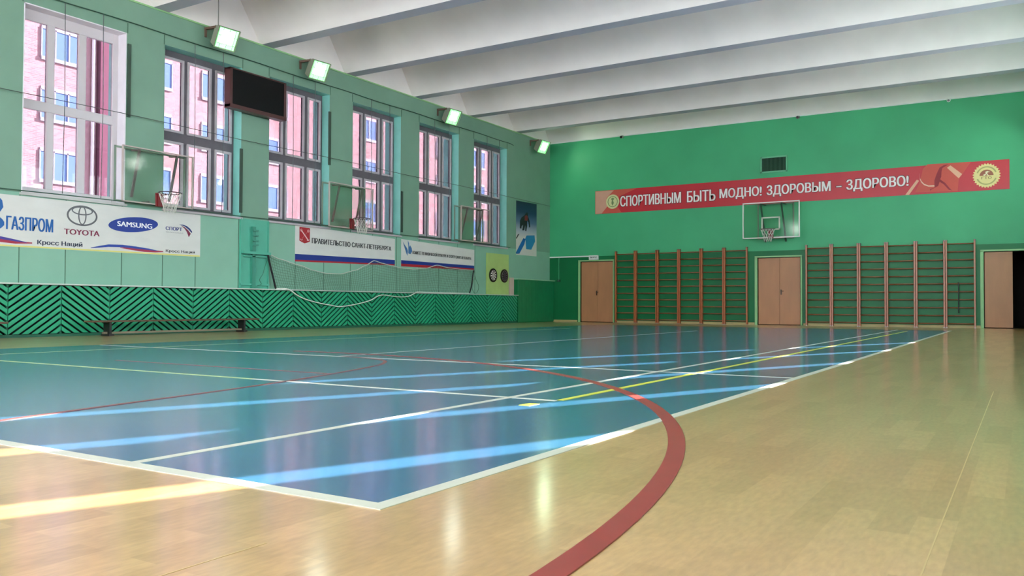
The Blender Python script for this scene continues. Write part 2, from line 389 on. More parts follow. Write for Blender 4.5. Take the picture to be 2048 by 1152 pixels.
b = MB(); b.box((15.393, -2, 0), (15.397, 7, .0008)); b.box((13.938, -2, 0), (13.943, 1.5, .0008))
o = obj('floor_seam', b, mat('floor_seam_line', (182, 154, 108), .5)); o.parent = FLOOR

# ------------------------------------------------------------------ slatted screen along the left wall
LZ = .96
scr = thing('slatted_screen', 'low emerald green screen of diagonal chevron slats along the window wall', 'wall screen', (.1, 16, 0))
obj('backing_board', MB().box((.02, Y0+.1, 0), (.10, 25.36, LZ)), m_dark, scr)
def clip(poly, lo, hi):
    for ax, v, sg in ((0, lo[0], 1), (0, hi[0], -1), (1, lo[1], 1), (1, hi[1], -1)):
        out = []
        for i in range(len(poly)):
            a, b_ = poly[i], poly[(i+1) % len(poly)]
            ia, ib = (a[ax]-v)*sg >= 0, (b_[ax]-v)*sg >= 0
            if ia: out.append(a)
            if ia != ib:
                t = (v-a[ax])/(b_[ax]-a[ax]); out.append((a[0]+t*(b_[0]-a[0]), a[1]+t*(b_[1]-a[1])))
        poly = out
        if len(poly) < 3: return None
    return poly
JP = (25.31-7.893)/18
js = [7.893+JP*k for k in range(-4, 19)]
for k in range(len(js)-1):
    y0, y1 = js[k], js[k+1]; up = (k % 2 == 0); s_ = .72 if up else -.72
    b = MB(); c = -1.2
    while c < 2.6:
        zz = lambda y: (c + s_*(y-(y0 if up else y1)))
        poly = [(y0-.1, zz(y0-.1)), (y1+.1, zz(y1+.1)), (y1+.1, zz(y1+.1)+.078), (y0-.1, zz(y0-.1)+.078)]
        q = clip(poly, (y0+.008, .06), (y1-.008, LZ-.01))
        if q: b.prism([(.165, p[0], p[1]) for p in q], (.03, 0, 0))
        c += .125
    obj('slat_panel', b, m_slat, scr)
b = MB()
for y in js: b.box((.12, y-.018, 0), (.17, y+.018, LZ))
b.box((.10, js[0], 0), (.185, 25.31, .05))
obj('support_batten', b, mat('deep_green_batten', (18, 90, 66), .5), scr)
obj('ledge', MB().box((.004, Y0+.01, LZ), (.235, 25.33, LZ+.028)), mat('pale_ledge_paint', (196, 206, 196), .4), scr, .004)
cb = thing('boarded_box', 'taller dark green box clad in vertical boards in the far left corner', 'box', (.1, 26.7, 0))
b = MB(); n = 26; y = 25.36
bw = (L-.03-25.36)/n
for i in range(n): b.box((.17, y+i*bw+.004, .03), (.20, y+(i+1)*bw-.004, 1.54))
obj('vertical_cladding', b, mat('green_cladding_paint', (20, 122, 76), .4, noise=.1, nscale=5), cb)
obj('box_body', MB().box((.003, 25.36, 0), (.172, L-.02, 1.54)), m_blo, cb)
obj('lid', MB().box((.003, 25.33, 1.54), (.25, L-.005, 1.575)), mat('pale_green_lid', (150, 196, 160), .4), cb, .004)

# ------------------------------------------------------------------ lettering helpers
def text_mesh(txt, bold=0):
    cu = bpy.data.curves.new('t', 'FONT'); cu.body = txt; cu.size = 1; cu.extrude = .0; cu.resolution_u = 4
    o = bpy.data.objects.new('t', cu); COL.objects.link(o); bpy.context.view_layer.update()
    dg = bpy.context.evaluated_depsgraph_get(); me = bpy.data.meshes.new_from_object(o.evaluated_get(dg))
    V = [tuple(v.co) for v in me.vertices]; Fs = [tuple(p.vertices) for p in me.polygons]
    bpy.data.objects.remove(o); bpy.data.curves.remove(cu); bpy.data.meshes.remove(me)
    return V, Fs
class Plane:   # a printed sheet: u to the reader's right, v up; corners may slope a little
    def __init__(s, axis, pos, u0, u1, zl, zr): s.a = axis; s.p = pos; s.u0 = u0; s.u1 = u1; s.zl = zl; s.zr = zr
    def pt(s, u, z, d=0, raw=False):
        if not raw:
            t = (u-s.u0)/(s.u1-s.u0)
            zm = s.zl[0]+(s.zr[0]-s.zl[0])*t; zt = s.zl[1]+(s.zr[1]-s.zl[1])*t
            k = (z-s.zl[0])/(s.zl[1]-s.zl[0]); z = zm+(zt-zm)*k
        return (s.p+d, u, z) if s.a == 'x' else (u, s.p-d, z)
    def off(s, d): return (d, 0, 0) if s.a == 'x' else (0, -d, 0)
    def sheet(s, th=.004):
        return MB().prism([s.pt(s.u0, s.zl[0]), s.pt(s.u1, s.zl[0]), s.pt(s.u1, s.zl[1]), s.pt(s.u0, s.zl[1])], s.off(th))
    def poly(s, mb, pts, d=.006, th=.0015): mb.prism([s.pt(u, z, d-th) for u, z in pts], s.off(th)); return mb
    def text(s, txt, u0, u1, z0, z1, bold=0, d=.007, grow=0):
        V, Fs = text_mesh(txt, bold); xs = [v[0] for v in V]; ys = [v[1] for v in V]
        ax, bx, ay, by = min(xs), max(xs), min(ys), max(ys); b = MB()
        u0 -= grow; u1 += grow; z0 -= grow; z1 += grow
        n_ = len(V); g = bold*(z1-z0); u0 += g; u1 -= g
        for k, du in enumerate((0, -g, g, -g/2, g/2) if bold else (0,)):
            b.v += [s.pt(u0+(v[0]-ax)/(bx-ax)*(u1-u0)+du, z0+(v[1]-ay)/(by-ay)*(z1-z0), d+k*.0002) for v in V]; b.f += [tuple(i+k*n_ for i in f) for f in Fs]
        b.mi = [0]*len(b.f); b.sm = [False]*len(b.f)
        return b
def ell(cx, cz, rx, rz, n=40, tilt=0, a0=0, a1=360):
    out = []
    for i in range(n+(0 if a1-a0 == 360 else 1)):
        t = math.radians(a0+(a1-a0)*i/n); x, z = rx*math.cos(t), rz*math.sin(t); c, s_ = math.cos(tilt), math.sin(tilt)
        out.append((cx+x*c-z*s_, cz+x*s_+z*c))
    return out
def ring(pl, mb, cx, cz, rx, rz, wd, n=40, tilt=0, d=.0065, a0=0, a1=360, mi=0):
    o_ = ell(cx, cz, rx, rz, n, tilt, a0, a1); i_ = ell(cx, cz, rx-wd, rz-wd*.9, n, tilt, a0, a1); m_ = len(o_)
    for k in range(m_ if a1-a0 == 360 else m_-1):
        j = (k+1) % m_; mb.quad([pl.pt(*o_[k], d), pl.pt(*o_[j], d), pl.pt(*i_[j], d), pl.pt(*i_[k], d)], mi)
    return mb
def band(pl, mb, pts, wds, d=.0065, mi=0):   # brush stroke through (u,z) points with widths
    P_ = [Vector(p) for p in pts]
    for i in range(len(P_)-1):
        for_ = []
        mb.quad([pl.pt(P_[i].x, P_[i].y-wds[i]/2, d), pl.pt(P_[i+1].x, P_[i+1].y-wds[i+1]/2, d), pl.pt(P_[i+1].x, P_[i+1].y+wds[i+1]/2, d), pl.pt(P_[i].x, P_[i].y+wds[i]/2, d)], mi)
    return mb
BLUE, NAVY, MAR, GREY = flat((10, 90, 160)), flat((24, 40, 110)), flat((120, 30, 62)), flat((96, 96, 100))
RED, BLK, CREAM, YEL = flat((170, 24, 40)), flat((28, 28, 32)), flat((225, 215, 190)), flat((220, 214, 120))

# long sponsors' banner
bp_ = Plane('x', .004, 5.6, 12.07, (1.628, 2.566), (1.66, 2.593))
B1 = thing('sponsor_banner', 'long white vinyl banner of sponsor logos under the two nearest windows', 'banner', (.01, 8.8, 1.63))
obj('sheet', bp_.sheet(), m_vinyl, B1)
obj('yellow_hem', bp_.poly(MB(), [(5.6, 1.632), (12.06, 1.632), (12.06, 1.662), (5.6, 1.656)], .0055), YEL, B1)
b = MB(); ring(bp_, b, 7.60, 2.04, .30, .155, .085, a0=-90, a1=230); b.quad([bp_.pt(*p, .0066) for p in ((7.6, 2.0), (7.9, 2.0), (7.9, 2.07), (7.6, 2.07))])
bp_.poly(b, [(7.62, 2.17), (7.80, 2.2), (7.88, 2.33), (7.86, 2.45), (7.78, 2.53), (7.80, 2.42), (7.74, 2.36), (7.70, 2.28)], .0066)
obj('flame_emblem', b, BLUE, B1)
obj('lettering', bp_.text('ГАЗПРОМ', 7.93, 8.785, 1.935, 2.185, .035), BLUE, B1)
b = MB(); ring(bp_, b, 9.35, 2.305, .31, .20, .036); ring(bp_, b, 9.35, 2.40, .215, .085, .026, d=.0068); ring(bp_, b, 9.35, 2.31, .085, .185, .026, d=.007)
obj('oval_emblem', b, GREY, B1)
obj('lettering', bp_.text('TOYOTA', 8.99, 9.71, 1.925, 2.03, .06), MAR, B1)
b = MB(); bp_.poly(b, ell(10.45, 2.22, .56, .155, 48, .10), .0062)
e = obj('blue_oval', b, flat((16, 50, 140)), B1)
obj('lettering', bp_.text('SAMSUNG', 10.08, 10.87, 2.165, 2.265, .06, d=.008), flat((235, 235, 240)), B1)
obj('lettering', bp_.text('СПОРТ', 11.19, 11.60, 2.17, 2.245, .06), NAVY, B1)
obj('lettering', bp_.text('ТЕЛЕКАНАЛ', 11.19, 11.62, 2.115, 2.135, 0), GREY, B1)
b = MB(); bp_.poly(b, [(11.52, 2.31), (11.62, 2.315), (11.72, 2.29), (11.80, 2.24), (11.86, 2.17), (11.84, 2.15), (11.76, 2.22), (11.66, 2.28)], .0066)
b2 = MB(); bp_.poly(b2, [(11.56, 2.295), (11.66, 2.265), (11.75, 2.205), (11.82, 2.13), (11.77, 2.05), (11.72, 2.16), (11.66, 2.23)], .0066)
obj('swoosh', b, NAVY, B1); obj('swoosh', b2, MAR, B1)
obj('lettering', bp_.text('Кросс Наций', 8.49, 9.36, 1.675, 1.785, .045), flat((24, 34, 60)), B1)
obj('lettering', bp_.text('Кросс Наций', 11.2, 11.93, 1.68, 1.755, .045), BLK, B1)
b = MB(); band(bp_, b, [(9.53, 1.69), (9.7, 1.72), (9.9, 1.755), (10.2, 1.765), (10.5, 1.75), (10.8, 1.73), (11.0, 1.71)], [.01, .035, .05, .05, .045, .03, .01])
b2 = MB(); band(bp_, b2, [(10.15, 1.73), (10.4, 1.72), (10.7, 1.70), (10.95, 1.695), (11.14, 1.70)], [.01, .05, .06, .045, .02], d=.0062)
obj('brush_stroke', b, flat((30, 60, 150)), B1); obj('brush_stroke', b2, flat((160, 40, 70)), B1)
b = MB(); band(bp_, b, [(7.2, 1.8), (7.6, 1.79), (7.83, 1.78), (8.1, 1.745), (8.3, 1.72)], [.04, .06, .05, .035, .01])
b2 = MB(); band(bp_, b2, [(7.3, 1.74), (7.83, 1.73), (8.1, 1.71), (8.4, 1.715)], [.04, .06, .05, .02], d=.0062)
obj('brush_stroke', b, flat((60, 50, 140)), B1); obj('brush_stroke', b2, flat((160, 36, 60)), B1)

# city government banner
p2 = Plane('x', .004, 14.885, 18.765, (1.693, 2.620), (1.758, 2.53))
B2 = thing('government_banner', 'white banner with a red shield and blue-red stripes under the third and fourth windows', 'banner', (.01, 16.8, 1.7))
obj('sheet', p2.sheet(), m_vinyl, B2)
obj('blue_stripe', p2.poly(MB(), [(14.887, 1.74), (18.763, 1.74), (18.763, 1.885), (14.887, 1.885)], .0055), flat((14, 44, 130)), B2)
obj('red_stripe', p2.poly(MB(), [(14.887, 1.695), (18.763, 1.695), (18.763, 1.74), (14.887, 1.74)], .0055), RED, B2)
sh = obj('shield_emblem', p2.poly(MB(), [(15.03, 2.58), (15.39, 2.58), (15.39, 2.23), (15.30, 2.195), (15.21, 2.17), (15.12, 2.195), (15.03, 2.23)], .006), flat((165, 20, 34)), B2)
b = MB()
for s_ in (1, -1):
    c = 15.21; b.prism([p2.pt(c-s_*.12-.012, 2.49, .0065), p2.pt(c-s_*.12+.012, 2.51, .0065), p2.pt(c+s_*.12+.012, 2.27, .0065), p2.pt(c+s_*.12-.012, 2.25, .0065)], (.001, 0, 0))
    ring(p2, b, c-s_*.12, 2.50, .035, .035, .014, 12, d=.0075); ring(p2, b, c+s_*.11, 2.29, .05, .05, .015, 10, d=.0075, a0=(-150 if s_ > 0 else -170), a1=(-10 if s_ > 0 else -30))
obj('crossed_anchors', b, flat((230, 190, 190)), sh)
obj('lettering', p2.text('ПРАВИТЕЛЬСТВО САНКТ-ПЕТЕРБУРГА', 15.455, 18.6, 2.19, 2.335, .05), BLK, B2)
# sport committee banner
p3 = Plane('x', .004, 19.05, 22.85, (1.745, 2.55), (1.767, 2.45))
B3 = thing('committee_banner', 'white banner with a blue bird emblem and one long line of black text', 'banner', (.01, 20.9, 1.76))
obj('sheet', p3.sheet(), m_vinyl, B3)
obj('blue_stripe', p3.poly(MB(), [(19.052, 1.825), (22.848, 1.825), (22.848, 1.93), (19.052, 1.93)], .0055), flat((14, 44, 130)), B3)
obj('red_stripe', p3.poly(MB(), [(19.052, 1.747), (22.848, 1.747), (22.848, 1.825), (19.052, 1.825)], .0055), RED, B3)
b = MB()
p3.poly(b, [(19.12, 2.48), (19.22, 2.38), (19.32, 2.30), (19.36, 2.22), (19.34, 2.07), (19.28, 2.16), (19.20, 2.32)], .006)
p3.poly(b, [(19.35, 2.54), (19.41, 2.46), (19.42, 2.34), (19.46, 2.40), (19.54, 2.32), (19.56, 2.22), (19.48, 2.13), (19.38, 2.15), (19.38, 2.36)], .006)
obj('bird_emblem', b, flat((60, 108, 160)), B3)
obj('lettering', p3.text('КОМИТЕТ ПО ФИЗИЧЕСКОЙ КУЛЬТУРЕ И СПОРТУ САНКТ-ПЕТЕРБУРГА', 19.58, 22.67, 2.14, 2.27, .04), BLK, B3)

# red slogan banner on the end wall
pr = Plane('y', L-.004, 1.94, 15.21, (4.026, 4.883), (4.04, 4.907))
B4 = thing('slogan_banner', 'very long crimson banner with white slogan lettering high on the green end wall', 'banner', (8.5, L-.01, 4.03))
obj('sheet', pr.sheet(), m_redb, B4)
def slog(t, a, b_, z0=4.245, z1=4.63):
    obj('lettering_outline', pr.text(t, a, b_, z0, z1, .045, d=.0055, grow=.018), flat((90, 10, 26)), B4)
    obj('lettering', pr.text(t, a, b_, z0, z1, .03, d=.008), flat((240, 232, 230)), B4)
slog('СПОРТИВНЫМ', 2.95, 5.28); slog('БЫТЬ', 5.50, 6.52); slog('МОДНО!', 6.66, 8.10); slog('ЗДОРОВЫМ', 8.26, 10.29)
slog('–', 10.46, 10.62, 4.41, 4.445); slog('ЗДОРОВО!', 10.76, 12.56)
b = MB(); pr.poly(b, [(1.95, 4.035), (2.2, 4.035), (2.45, 4.3), (2.4, 4.6), (2.7, 4.87), (1.95, 4.87)], .0052)
obj('pale_corner_print', b, flat((205, 150, 130)), B4)
b = MB(); pr.poly(b, [(2.2, 4.035), (3.0, 4.035), (2.85, 4.25), (2.9, 4.62), (3.6, 4.875), (2.7, 4.875), (2.4, 4.6), (2.45, 4.3)], .0052)
obj('orange_print', b, flat((198, 78, 62)), B4)
b = MB(); pr.poly(b, ell(2.65, 4.45, .265, .265), .0062); em = obj('round_emblem', b, flat((206, 204, 150)), B4)
b = MB(); ring(pr, b, 2.65, 4.45, .20, .20, .025, d=.0072); pr.poly(b, [(2.58, 4.56), (2.66, 4.60), (2.72, 4.55), (2.66, 4.50), (2.70, 4.40), (2.64, 4.30), (2.60, 4.40), (2.62, 4.50)], .0072)
obj('emblem_figure', b, flat((112, 128, 84)), em)
def bq(px, py): return (12.80+(px-1835)*.01315, 4.172+((380-.078*(px-1835))-py)*.0155)
cr = lambda x, y: bq(1800+x/8.533, 310+y/8.533)
b = MB(); pr.poly(b, [cr(260, 640), cr(1000, 612), cr(1020, 420), cr(1230, 130), cr(480, 175), cr(400, 250), cr(340, 480)], .0052)
obj('orange_print', b, flat((200, 74, 60)), B4)
b = MB(); pr.poly(b, [cr(80, 690), cr(150, 685), cr(330, 450), cr(290, 430)], .0058)
obj('pale_beam_print', b, flat((226, 170, 140)), B4); b = MB(); pr.poly(b, [cr(820, 230), cr(880, 190), cr(1080, 330), cr(1020, 400)], .0058)
obj('pale_beam_print', b, flat((226, 170, 140)), B4)
b = MB(); pr.poly(b, [cr(600, 560), cr(600, 440), cr(640, 330), cr(690, 230), cr(760, 190), cr(850, 172), cr(740, 235), cr(725, 300), cr(720, 380), cr(700, 420), cr(790, 480), cr(860, 560), cr(905, 600), cr(850, 590), cr(760, 500), cr(690, 460), cr(665, 530), cr(530, 600), cr(525, 630), cr(520, 585)], .0066)
obj('gymnast_print', b, flat((140, 12, 34)), B4)
b = MB(); band(pr, b, [cr(338, 330), cr(345, 420), cr(375, 470), cr(420, 510), cr(500, 535), cr(600, 530)], [.02, .05, .05, .04, .035, .04], d=.007)
obj('ribbon_print', b, flat((236, 196, 176)), B4)
gc = cr(1487, 350); b = MB(); N = 56
pr.poly(b, [(gc[0]+(.365 if k % 2 else .32)*math.cos(2*PI*k/N), gc[1]+(.365 if k % 2 else .32)*math.sin(2*PI*k/N)) for k in range(N)], .0062)
gm = obj('gold_medal_emblem', b, flat((226, 208, 140)), B4)
b = MB(); ring(pr, b, gc[0], gc[1], .27, .27, .04, d=.007, a0=20, a1=160)
obj('laurel_arc', b, flat((168, 158, 96)), gm); b = MB(); ring(pr, b, gc[0], gc[1], .27, .27, .04, d=.007, a0=200, a1=340)
obj('laurel_arc', b, flat((168, 158, 96)), gm)
b = MB(); pr.poly(b, ell(gc[0], gc[1]+.0, .18, .17, 20, 0, 0, 180), .0072); obj('brown_field', b, flat((150, 84, 60)), gm)
b = MB(); pr.poly(b, [(gc[0]+x, gc[1]+z) for x, z in ((-.09, .02), (-.02, .06), (-.03, .11), (.02, .13), (.09, .10), (.03, .09), (.02, .05), (.06, .0), (.03, .0), (0, .04), (-.05, .0))], .0082)
obj('runner_print', b, flat((235, 225, 190)), gm)
obj('lettering', pr.text('ГТО', gc[0]-.13, gc[0]+.13, gc[1]-.10, gc[1]-.03, .02), flat((110, 60, 40)), gm)

# winter poster
pp = Plane('x', .004, 25.51, 26.98, (2.44, 4.39), (2.45, 4.41))
PO = thing('winter_poster', 'tall dark blue winter sport poster on the wall right of the last window', 'poster', (.01, 26.2, 2.44))
s_ = obj('printed_sheet', pp.sheet(), grad_mat('poster_print', [(0, (214, 206, 200)), (.32, (212, 204, 196)), (.45, (170, 172, 186)), (.62, (84, 104, 138)), (.8, (22, 48, 84)), (1, (8, 24, 52))], 0, 1.95), PO)
U_ = lambda x, y: (25.51+(x-205)/362*1.47, 4.39-((y-100-(x-205)*.15)/975)*1.95)
b = MB(); pp.poly(b, [U_(268, 600), U_(270, 460), U_(300, 400), U_(345, 370), U_(385, 310), U_(410, 320), U_(410, 380), U_(440, 470), U_(450, 580), U_(430, 590), U_(420, 500), U_(395, 460), U_(395, 560), U_(380, 660), U_(362, 650), U_(362, 540), U_(345, 640), U_(310, 640), U_(325, 540), U_(300, 560), U_(292, 610)], .006)
pp.poly(b, [U_(200, 780), U_(235, 710), U_(262, 700), U_(240, 740), U_(215, 790)], .006)
obj('figure_print', b, flat((22, 22, 30)), PO)
obj('red_jacket_print', pp.poly(MB(), [U_(350, 460), U_(352, 380), U_(380, 360), U_(410, 390), U_(400, 470)], .0068), flat((120, 40, 44)), PO)
obj('blue_block_print', pp.poly(MB(), [U_(200, 1040), U_(330, 780), U_(365, 800), U_(350, 890), U_(262, 1062), U_(210, 1062)], .006), flat((16, 92, 160)), PO)
obj('blue_block_print', pp.poly(MB(), [U_(362, 790), U_(385, 735), U_(530, 735), U_(540, 850), U_(470, 1000), U_(380, 985)], .006), flat((40, 128, 176)), PO)

# ------------------------------------------------------------------ dartboards on a lime panel
tag(obj('lime_panel', MB().box((.005, 23.56, LZ+.03), (.02, 25.0, 2.40)), mat('lime_panel_paint', (172, 198, 118), .5)), 'pale lime green panel fixed to the wall under the last window', 'wall panel')
def dart(y, z, lab, pale):
    t = thing('dartboard', lab, 'dartboard', (.02, y, z), 'dartboards on the lime green panel')
    b = MB(); b.prism([(.022, y+.235*math.cos(2*PI*k/36), z+.235*math.sin(2*PI*k/36)) for k in range(36)], (.03, 0, 0)); obj('board_body', b, m_black, t)
    b = MB()
    for k in range(20):
        a0, a1 = 2*PI*(k+.0)/20, 2*PI*(k+1)/20
        if k % 2 == 0: b.prism([(.053, y, z)]+[(.053, y+.17*math.cos(a), z+.17*math.sin(a)) for a in (a0, (a0+a1)/2, a1)], (.001, 0, 0))
    obj('pale_sectors', b, flat((205, 200, 190) if pale else (66, 56, 66)), t)
    b = MB(); b.tube([(.055, y+.18*math.cos(2*PI*k/30), z+.18*math.sin(2*PI*k/30)) for k in range(30)], .004, 5, True); obj('ring_wire', b, m_steel, t)
dart(23.96, 1.645, 'dartboard with white and black sectors, the left one on the lime panel', True)
dart(24.68, 1.645, 'all-dark dartboard, the right one on the lime panel', False)
tag(obj('notice_board', MB().box((0, 25.04, LZ+.03), (.03, 25.34, 1.6)), mat('dusty_pink_board', (196, 172, 160), .6)), 'small dusty pink board beside the boarded box in the far corner', 'board')

# ------------------------------------------------------------------ turquoise wall cabinet
c = thing('wall_cabinet', 'turquoise metal niche panel with bolted bars between second and third windows', 'cabinet', (.02, 13.58, LZ+.03))
obj('back_panel', MB().box((.0, 13.15, LZ+.03), (.03, 14.0, 2.62)), m_cab, c)
obj('post', MB().box((.03, 13.46, LZ+.03), (.10, 13.56, 2.45)), mat('turquoise_post', (60, 140, 118), .4), c)
b = MB().box((.03, 13.16, 1.80), (.14, 13.99, 1.86)).box((.03, 13.25, 1.73), (.10, 13.9, 1.76)); obj('cross_bar', b, m_cab, c)
b = MB(); b.box((.03, 13.15, LZ+.03), (.06, 13.18, 2.62)); b.box((.03, 13.97, LZ+.03), (.06, 14.0, 2.62)); b.box((.03, 13.15, LZ+.10), (.08, 14.0, LZ+.15)); obj('edge_frame', b, m_cab, c)
b = MB()
for z in (2.0, 2.1, 2.22, 2.34): b.box((.1, 13.44, z), (.15, 13.60, z+.035))
obj('bracket', b, mat('turquoise_post', (60, 140, 118), .4), c)
obj('cord', MB().tube(catmull([(.06, 13.97, 1.72), (.1, 13.85, 1.55), (.08, 13.8, 1.35), (.1, 13.68, 1.2), (.09, 13.74, 1.1), (.09, 13.62, 1.05)]), .005, 5), m_dgw, c)

# ------------------------------------------------------------------ volleyball net hung on the wall
top = [(13.92, 1.827), (14.3, 1.72), (14.95, 1.595), (15.4, 1.49), (15.85, 1.43), (16.4, 1.43), (17.0, 1.55), (17.4, 1.70), (17.75, 1.85), (18.1, 1.79), (18.45, 1.745), (18.95, 1.69), (19.5, 1.675), (20.1, 1.73), (20.68, 1.85), (21.3, 1.79), (22.0, 1.77), (22.67, 1.77)]
def tz(y):
    for i in range(len(top)-1):
        if top[i][0] <= y <= top[i+1][0]: t = (y-top[i][0])/(top[i+1][0]-top[i][0]); t = t*t*(3-2*t)*.5+t*.5; return top[i][1]+t*(top[i+1][1]-top[i][1])
    return top[-1][1] if y > 15 else top[0][1]
net = thing('volleyball_net', 'slack pale net draped along the wall over the ledge between the banners', 'net', (.12, 18.3, LZ+.03))
NB = LZ+.035
def npt(u, v):   # u 0..1 along, v 0 bottom..1 top
    yt = 13.92+u*(22.67-13.92); yb = 14.2+u*(22.45-14.2); z = NB+(tz(yt)-NB)*v
    return (.09+.03*math.sin(9*u*6.28+v*4)*(1-v)+.02*v, yb+(yt-yb)*v**.8, z)
b = MB()
for j in range(0, 11):
    b.tube([npt(i/160, j/11) for i in range(161)], .0036, 3)
for i in range(0, 111):
    b.tube([npt(i/110, v/6) for v in range(7)], .0036, 3)
obj('netting', b, m_gnet, net)
obj('top_cord', MB().tube([npt(i/160, 1) for i in range(161)], .011, 6), mat('off_white_rope', (196, 200, 188), .7), net)
obj('side_tape', MB().tube([npt(0, v/10) for v in range(11)], .026, 6), m_bknet, net)
obj('side_tape', MB().tube([npt(1, v/10) for v in range(11)], .022, 6), m_bknet, net)
bt = catmull([(.16, 14.15, NB+.006), (.22, 14.38, NB+.006), (.262, 14.5, .965), (.262, 14.72, .85), (.262, 15.0, .75), (.262, 15.45, .66), (.262, 15.9, .60), (.262, 16.25, .565), (.262, 16.8, .62), (.262, 17.4, .73), (.262, 17.75, .86), (.262, 18.0, .89), (.262, 18.4, .86), (.262, 18.75, .845), (.262, 19.1, .87), (.262, 19.35, .95), (.2, 19.6, NB+.008), (.14, 20.3, NB+.006), (.13, 22.4, NB+.006)], 5)
obj('bottom_tape', MB().tube(bt, .015, 6), mat('white_tape', (220, 224, 214), .6), net)
obj('loose_end', MB().tube(catmull([(.13, 22.67, 1.77), (.1, 22.8, 1.5), (.12, 22.95, 1.25), (.1, 22.9, 1.05), (.12, 22.7, 1.02), (.1, 22.6, 1.2), (.1, 22.72, 1.5)]), .008, 5), m_gnet, net)

# ------------------------------------------------------------------ wall cables and cords
def cable(name, mb, lab, m_=m_dgw): tag(obj(name, mb, m_), lab, 'cable')
cable('ceiling_cable', MB().tube([(.05, y, 6.365+.01*math.sin(y*2)) for y in [7+i*.5 for i in range(37)]] + [(.05, 25.24, 6.33)], .011, 6), 'topmost dark cable running the length of the wall above all the windows')
cable('window_cable', MB().tube([(.09, Y0+.05, 4.47)] + [(.09, 0+i, 4.455-.012*math.sin(i*PI/2.93)) for i in range(26)] + [(.09, 27.9, 4.42)], .007, 5), 'thin dark cable crossing in front of the windows at mid height', mat('dark_thin_wire', (58, 66, 60), .6, noise=0))
cable('sill_cable', MB().tube([(.075, y, 2.675-.012*math.sin(y*1.07)) for y in [Y0+.05]+[i for i in range(-4, 26)]], .010, 5), 'dark cable stretched along the window sills')
for y, ya, yb in ((WY[4], 8.928, 9.70), (WY[5], 11.844, 12.607), (WY[6], 14.737, 15.49), (WY[7], 17.655, 18.449), (WY[8], 20.592, 21.353), (WY[9], 23.531, 24.301)):
    i = WY.index(y)-4; nm = ['nearest', 'second', 'third', 'fourth', 'fifth', 'farthest'][i]
    for yy, sd in ((ya, 'left'), (yb, 'right')):
        tag(obj('hanging_cord', MB().tube([(.05, yy, 6.36), (.062, yy+.01, 4.5), (.062, yy-.01, 2.7)], .0075, 5), mat('grey_cord', (96, 104, 104), .7, noise=0)), 'thin vertical cord, the %s of two hanging in front of the %s window' % (sd, nm), 'cord', 'cords hanging before the windows')  # suspended cords in front of the glass
for y, z0, z1, nm in ((10.29, 4.43, 5.93, 'upper part of the wall right of the nearest window'), (13.17, 2.75, 4.25, 'lower part of the wall right of the second window'), (16.06, 4.29, 5.7, 'upper part of the wall right of the third window'), (19.06, 2.75, 3.95, 'lower part of the wall right of the fourth window')):
    tag(obj('dark_batten', MB().box((.0, y-.035, z0), (.035, y+.035, z1)), mat('dark_green_batten', (52, 74, 60), .6)), 'narrow dark batten on the '+nm, 'batten', 'dark battens beside the windows')

